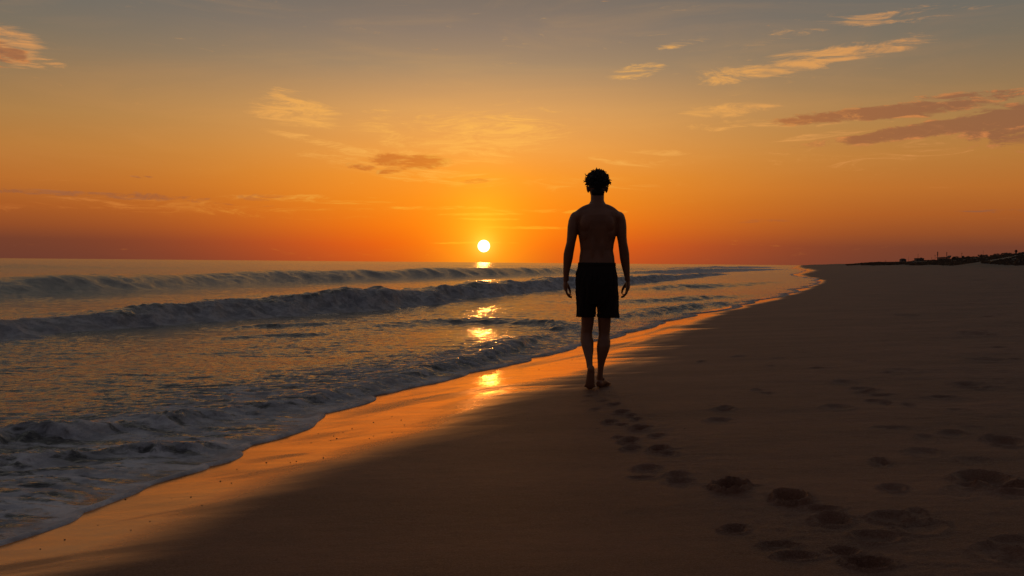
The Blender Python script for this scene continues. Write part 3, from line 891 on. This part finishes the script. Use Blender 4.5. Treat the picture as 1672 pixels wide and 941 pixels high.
fold = fbm(an * 5 + zrel * 3, zrel * 4.0 + an, 4, 900, .55) * .022 * ss(1.08, .90, zrel) + fbm(an * 11 + zrel * 6, zrel * 10, 3, 920, .55) * .006
side = np.abs(no[:, 2]) < .7
co += no * (fold * side)[:, None]
me.vertices.foreach_set('co', co.ravel()); me.update()
wbm = MB()
def band(py, g):
    return (q(974.5, py, 0), r(30.2) + g, .114 + g)
wbm.flat([band(435, .002), band(434.5, .0045), band(429.5, .0035), band(429, .0)], 48)
wbm.build('waistband', m_short, so)

# curly hair: many short coils over the scalp
hr = MB()
sc = hd + Vector((0, -.014, .018))
hr.ell(sc + Vector((0, 0, .004)), .079, .096, .094, 30, 22)
hr.ell(hd + Vector((0, -.048, -.048)), .060, .046, .050, 20, 14)
hr.ell(sc + Vector((-.030, -.01, .045)), .055, .07, .05, 20, 14)
hr.ell(sc + Vector((.034, -.01, .050)), .050, .07, .05, 20, 14)
rnd = random.Random(3)
def coil(p0, nrm, rad, turns, rise, th):
    a = nrm.orthogonal().normalized(); b_ = nrm.cross(a)
    pts = []
    N = int(turns * 7) + 2
    ph = rnd.random() * 6.28
    for k in range(N):
        t_ = k / (N - 1)
        an_ = ph + t_ * turns * 6.283
        pts.append(p0 + nrm * (rise * t_) + (a * math.cos(an_) + b_ * math.sin(an_)) * rad * (1 - .3 * t_))
    hr.tube(pts, [th * (1 - .35 * k / (N - 1)) for k in range(N)], 5)
cnt = 0
while cnt < 640:
    v = Vector((rnd.gauss(0, 1), rnd.gauss(0, 1), rnd.gauss(0, 1))).normalized()
    if (abs(v.x) > .45 and v.z < -.12) or v.z < -.93 or (v.z < -.55 and v.y > -.15) or (v.y > .55 and v.z < .30) or (v.z < -.1 and v.y > .2):
        continue
    s_ = 1.0 if v.z > -.1 else .80
    p0 = sc + Vector((v.x * .080 * s_, v.y * .096, v.z * .100))
    n_ = (v + Vector((rnd.uniform(-.5, .5), rnd.uniform(-.5, .5), rnd.uniform(-.4, .4)))).normalized()
    lift = 1.0 if v.z > -.05 else .35
    if v.z < -.5:
        p0 = p0 + Vector((0, .018, -.002))
        big_ = False
    big_ = rnd.random() < .2 and v.z > .1
    tuft = 1.0 + .55 * max(0, math.sin(v.x * 6 + 1.2) * math.cos(v.y * 4)) * (1 if v.z > 0 else 0)
    lift *= tuft
    coil(p0, n_, rnd.uniform(.005, .013), rnd.uniform(.7, 1.9), rnd.uniform(.008, .028) * lift * (1.5 if big_ else 1), rnd.uniform(.0036, .0062))
    cnt += 1
hro = hr.build('hair', m_hair, person)

# ---------------------------------------------------------------- things far along the dunes
m_dark = simple('weathered_wood', (.10, .075, .055), .8, .25, 2)
m_wall = simple('plaster_wall', (.20, .16, .13), .85, .2, .8)
m_roof = simple('roof_tiles', (.10, .055, .04), .8, .25, 1.5)
m_glass, t, b = mat('window_glass')
b.inputs['Base Color'].default_value = (.02, .02, .025, 1); b.inputs['Roughness'].default_value = .1
m_leaf = simple('leaves', (.12, .078, .046), .7, .45, 1.3)
m_bark = simple('bark', (.09, .065, .045), .9, .3, 6)
m_pole = simple('pole_wood', (.09, .07, .055), .85, .25, 3)
def gnd(x, y):
    return float(sand_z(np.array([float(x)]), np.array([float(y)]))[0])
def spot(px, Y):
    p_ = at_y(px, 425, Y)
    return p_.x, Y, gnd(p_.x, Y)

def window_on(parent, x, z, yfront, w_, h_):
    fm = MB()
    for dx in (-w_ / 2, w_ / 2):
        fm.box((x + dx, yfront - .04, z), .10, .10, h_ + .1)
    for dz in (-h_ / 2, h_ / 2):
        fm.box((x, yfront - .045, z + dz), w_ + .1, .11, .10)
    f_ = fm.build('window', m_dark, parent, False)
    pm = MB(); pm.box((x, yfront - .02, z), w_ - .1, .03, h_ - .1)
    pm.build('pane', m_glass, f_, False)

# cottage with a hipped roof
x, y, z = spot(1474, 900)
z = at_y(1474, 426.6, 900).z - .3
h1 = empty('cottage', (x, y, z), 'small low cottage with a rounded hip roof, leftmost building on the far dunes', 'house')
mb = MB(); mb.box((0, 0, .6), 4.6, 4.2, 2.4); mb.build('wall', m_wall, h1, False)
mb = MB(); mb.ring_loft([(Vector((0, 0, 1.8)), Vector((2.9, 0, 0)), Vector((0, 2.7, 0))), (Vector((0, 0, 2.2)), Vector((2.3, 0, 0)), Vector((0, 2.1, 0))), (Vector((0, 0, 2.7)), Vector((1.1, 0, 0)), Vector((0, .9, 0)))], 12)
mb.build('roof', m_roof, h1)
window_on(h1, -1.1, 1.0, -2.1, .8, .8); window_on(h1, 1.1, 1.0, -2.1, .8, .8)
# flat block with an aerial
x, y, _ = spot(1500.5, 880)
z = at_y(1500, 426.4, 880).z - .3
h2b = empty('beach_building', (x, y, z), 'flat roofed box building with a tall aerial on top, middle one on the far dunes', 'building')
mb = MB(); mb.box((0, 0, .9), 6.6, 5, 3.2); mb.build('wall', m_wall, h2b, False)
mb = MB(); mb.box((0, 0, 2.66), 7.2, 5.6, .28); mb.box((1.8, 0, 3.05), 1.4, 1.4, .5); mb.build('roof', m_roof, h2b, False)
mb = MB(); mb.tube([(-1.0, 0, 2.8), (-1.0, 0, 6.8)], [.16, .10], 6); mb.box((-1.0, 0, 6.0), 1.0, .06, .06); mb.build('antenna', m_pole, h2b)
for k in (-2.2, 0, 2.2):
    window_on(h2b, k, 1.3, -2.5, 1.0, .9)
# pavilion with a wide uneven roof on posts
x, y, _ = spot(1540, 860)
z = at_y(1540, 424.6, 860).z - .3
h3 = empty('beach_pavilion', (x, y, z), 'wide dark raised pavilion with an upswept flared roof, largest building on the far dunes', 'building')
mb = MB(); mb.box((0, 0, .8), 8.6, 5, 2.0); mb.build('wall', m_wall, h3, False)
mb = MB()
prof3 = [(-5.2, 2.0), (-4.6, 2.4), (-3, 2.7), (-1.5, 2.55), (0, 2.9), (1.5, 2.7), (3.0, 2.75), (4.2, 3.0), (5.4, 3.9), (5.7, 4.1), (5.2, 2.9), (4.6, 2.0)]
n3 = len(prof3)
mb.v = [Vector((a, -3, b_)) for a, b_ in prof3] + [Vector((a, 3, b_)) for a, b_ in prof3]
mb.f = [tuple(range(n3)), tuple(reversed(range(n3, 2 * n3)))] + [(i, i + n3, (i + 1) % n3 + n3, (i + 1) % n3) for i in range(n3)]
mb.build('roof', m_roof, h3, False)
for px_ in (-4.1, -1.4, 1.4, 4.1):
    mb = MB(); mb.box((px_, -2.8, .7), .25, .25, 2.6); mb.build('post', m_dark, h3, False)
for px_ in (-2.7, 0.0, 2.7):
    window_on(h3, px_, 1.0, -2.5, 1.2, .8)

def pole(name, px, base_py, top_py, Y, label, cat, rad=.14, arm=False, group=None, thick=0):
    a = at_y(px, base_py, Y); t_ = at_y(px, top_py, Y)
    h = t_.z - a.z
    o = empty(name, (a.x, Y, a.z - 1.0), label, cat, group)
    mb = MB(); mb.tube([(0, 0, 0), (0, 0, 1 + h * .5), (0, 0, 1 + h)], [rad, rad * .85, rad * .6], 8); mb.build('shaft', m_pole, o)
    if arm:
        mb = MB(); mb.box((0, 0, 1 + h * .88), 1.5, .12, .12); mb.box((0, -.05, 1 + h * .78), 1.1, .10, .10); mb.build('crossarm', m_pole, o, False)
    if thick:
        mb = MB(); mb.tube([(0, 0, 1 + h * .42), (0, 0, 1 + h * .5), (0, 0, 1 + h * .95), (0, 0, 1 + h)], [.1, thick, thick, .1], 8); mb.build('panel_cluster', m_dark, o)
    return o
pole('utility_pole', 1446, 430, 424, 1000, 'leftmost short pole standing alone on the far beach skyline', 'pole', .2)
pole('utility_pole', 1483, 428, 420, 950, 'thin pole between the cottage and the flat roofed building', 'pole', .10)
pole('utility_pole', 1521, 425, 420, 900, 'short post right of the flat roofed building', 'pole', .15)
pole('utility_pole', 1526.5, 425, 416, 860, 'pole with crossarms close by the left mast', 'pole', .14, True)
pole('radio_mast', 1530.6, 424, 411, 850, 'thick headed mast at the left end of the pavilion', 'mast', .25, False, None, .42)
pole('radio_mast', 1545.5, 424, 411.6, 850, 'slimmer mast rising behind the right half of the pavilion', 'mast', .2, False, None, .28)
pole('utility_pole', 1570, 423, 412.6, 760, 'lone pole with crossarms right of the pavilion, where the shrubs begin', 'pole', .14, True)
pole('utility_pole', 1605, 421, 408.5, 700, 'very thin tall pole on the dune above the white lamp', 'pole', .09)
# beacon tower at the far right
a = at_y(1658.7, 415, 500); t_ = at_y(1658.7, 407.5, 500)
bt = empty('watch_tower', (a.x, 500, a.z - 1.5), 'small dark watch tower poking above the shrubs at the far right', 'tower')
mb = MB(); mb.flat([((0, 0, 0), .55, .55), ((0, 0, 2.6), .42, .42)], 8); mb.build('shaft', m_dark, bt)
mb = MB(); mb.box((0, 0, 2.9), 1.0, 1.0, .6); mb.build('cabin', m_dark, bt, False)
mb = MB(); mb.flat([((0, 0, 3.2), .62, .62), ((0, 0, 3.75), .08, .08)], 8); mb.build('roof', m_roof, bt)
# the one lit lamp
m_lamp, t, b = mat('lamp_light')
b.inputs['Emission Color'].default_value = (1, .86, .70, 1); b.inputs['Emission Strength'].default_value = 1.6
a = at_y(1617, 421.8, 520)
lp = empty('lamp_post', (a.x, 520, a.z - 2.2), 'lit pale lamp in front of the dark dune shrubs', 'lamp')
mb = MB(); mb.tube([(0, 0, 0), (0, 0, 2.1)], [.07, .05], 6); mb.build('post', m_pole, lp)
mb = MB(); mb.ell((0, 0, 2.2), .32, .32, .26, 10, 8); mb.build('lamp_shade', m_lamp, lp)

# dune shrubs
def shrub_meshes(seed, w_, h_):
    rd = random.Random(seed)
    mb = MB()
    lobes = [(rd.uniform(-.7, .7) * w_ / 2, rd.uniform(-.5, .5) * w_ / 2, h_ * rd.uniform(.35, .75), rd.uniform(.28, .5) * w_ / 2) for _ in range(7)]
    for k in range(620):
        lx, ly_, lz, lr = rd.choice(lobes)
        v = Vector((rd.gauss(0, 1), rd.gauss(0, 1), rd.gauss(0, 1))).normalized() * lr * rd.random() ** .45
        c_ = Vector((lx, ly_, lz)) + Vector((v.x, v.y, v.z * .8))
        c_.z = max(c_.z, .05)
        a = Vector((rd.gauss(0, 1), rd.gauss(0, 1), rd.gauss(0, 1))).normalized() * rd.uniform(.08, .2)
        b_ = a.orthogonal().normalized() * rd.uniform(.06, .14)
        i = len(mb.v)
        mb.v += [c_ - a, c_ + b_, c_ + a, c_ - b_]
        mb.f.append((i, i + 1, i + 2, i + 3))
    cr = mb.build('crown', m_leaf, None, False)
    mb = MB()
    for lx, ly_, lz, lr in lobes:
        mb.tube([(lx * .1, ly_ * .1, -.6), (lx * .5, ly_ * .5, lz * .5), (lx, ly_, lz)], [.11, .07, .03], 5)
    tk = mb.build('trunk', m_bark, None)
    return cr, tk
protos = [shrub_meshes(11, 3.4, 1.9), shrub_meshes(12, 5.2, 2.0), shrub_meshes(13, 2.4, 2.6)]
used = [False] * 3
rs = random.Random(5)
def ridge_top(px, Y0, Y1):
    """highest looking point of the dune along a sight line"""
    ys = np.linspace(Y0, Y1, 60)
    dr = ray(px, 425)
    xs = dr.x / dr.y * ys
    zz_ = beach(xs, ys)
    k = np.argmax((zz_ - HC) / ys)
    return xs[k], ys[k], zz_[k]
SHR = [1556, 1563, 1572, 1580, 1588, 1594, 1602, 1610, 1617, 1624, 1630, 1637, 1643, 1650, 1657, 1664, 1670, 1676]
for i, px_ in enumerate(SHR):
    x, y, z = ridge_top(px_, 250, 800)
    kx = i % 3
    cr, tk = protos[kx]
    if not used[kx]:
        c2, t2 = cr, tk
        used[kx] = True
    else:
        c2 = cr.copy(); t2 = tk.copy()
        COL.objects.link(c2); COL.objects.link(t2)
    e = empty('shrub', (x, y, z - .2), 'low dark windblown shrub in the row along the dune ridge', 'shrub', 'shrubs along the dune ridge')
    e.rotation_euler.z = rs.random() * 6.28
    s_ = rs.uniform(.55, 1.1) * y / 560
    e.scale = (s_, s_, s_ * rs.uniform(.7, 1.0))
    c2.parent = e; t2.parent = e
    print('shrub', px_, round(x), round(y), round(z, 2))
# ground cover on the dune slope
mb = MB()
rg = np.random.default_rng(9)
N = 17000
yy = np.exp(rg.uniform(math.log(260), math.log(1500), N))
dd_ = 74 + 110 * rg.random(N) ** 1.3
xx = shore(yy) + dd_
ok = fbm(xx * .03, yy * .012, 3, 88) > -.15
xx, yy = xx[ok], yy[ok]
zz_ = sand_z(xx, yy)
for x, y, z in zip(xx, yy, zz_):
    s_ = rg.uniform(.35, 1.0) * (y / 500) ** .5
    for _ in range(3):
        a_ = rg.uniform(0, 6.28)
        dx, dy = math.cos(a_) * s_, math.sin(a_) * s_
        lx, ly_ = rg.uniform(-.5, .5, 2)
        i = len(mb.v)
        mb.v += [Vector((x + lx - dx, y + ly_ - dy, z - .1)), Vector((x + lx + dx, y + ly_ + dy, z - .1)), Vector((x + lx + dx * .7, y + ly_ + dy * .7, z + s_ * rg.uniform(.4, .9))), Vector((x + lx - dx * .8, y + ly_ - dy * .8, z + s_ * rg.uniform(.3, .8)))]
        mb.f.append((i, i + 1, i + 2, i + 3))
gc = mb.build('dune_vegetation', m_leaf, None, False)
gc['kind'] = 'stuff'; gc['label'] = 'dark low scrub and beach grass covering the far dunes'; gc['category'] = 'vegetation'

# ---------------------------------------------------------------- pebbles left on the wet sand
m_peb = simple('pebble_stone', (.05, .035, .03), .45, .3, 80)
mb = MB(); mb.ell((0, 0, 0), 1, .8, .55, 10, 7)
peb = mb.build('pebble', m_peb)
PEB = [(600, 818), (612, 821), (388, 858), (640, 790)]
PEB = [(205, 816), (280, 814), (312, 812), (378, 789), (387, 767), (435, 756), (474, 756), (488, 723), (508, 723), (484, 754), (540, 719), (550, 716), (528, 748), (360, 786), (430, 720), (448, 716), (66, 897), (106, 882), (245, 852), (214, 866),
       (545, 712), (560, 706), (575, 700), (610, 712), (640, 706), (603, 716), (660, 694), (690, 690), (655, 686), (720, 672), (690, 690), (745, 664), (765, 660), (788, 652), (812, 646), (838, 640), (870, 629), (890, 630), (909, 594), (926, 591), (934, 588), (897, 596), (880, 604), (610, 690), (640, 680), (520, 708),
       (1040, 573), (1016, 625), (995, 640), (735, 610), (705, 668), (160, 858), (330, 826), (1118, 700), (1210, 690), (975, 700)]
rp = random.Random(2)
for i, (a, b_) in enumerate(PEB):
    x, y = solve_ground(a, b_)
    o = peb if i == 0 else peb.copy()
    if i:
        COL.objects.link(o)
    s_ = rp.uniform(.0022, .005) * (.75 + y * .05)
    o.scale = (s_, s_ * rp.uniform(.8, 1.2), s_)
    o.location = (x, y, gnd(x, y) + s_ * .2)
    o.rotation_euler.z = rp.random() * 6
    o['label'] = 'tiny dark pebble lying on the smooth sand beside the surf'
    o['category'] = 'pebble'
    o['group'] = 'pebbles scattered on the sand'
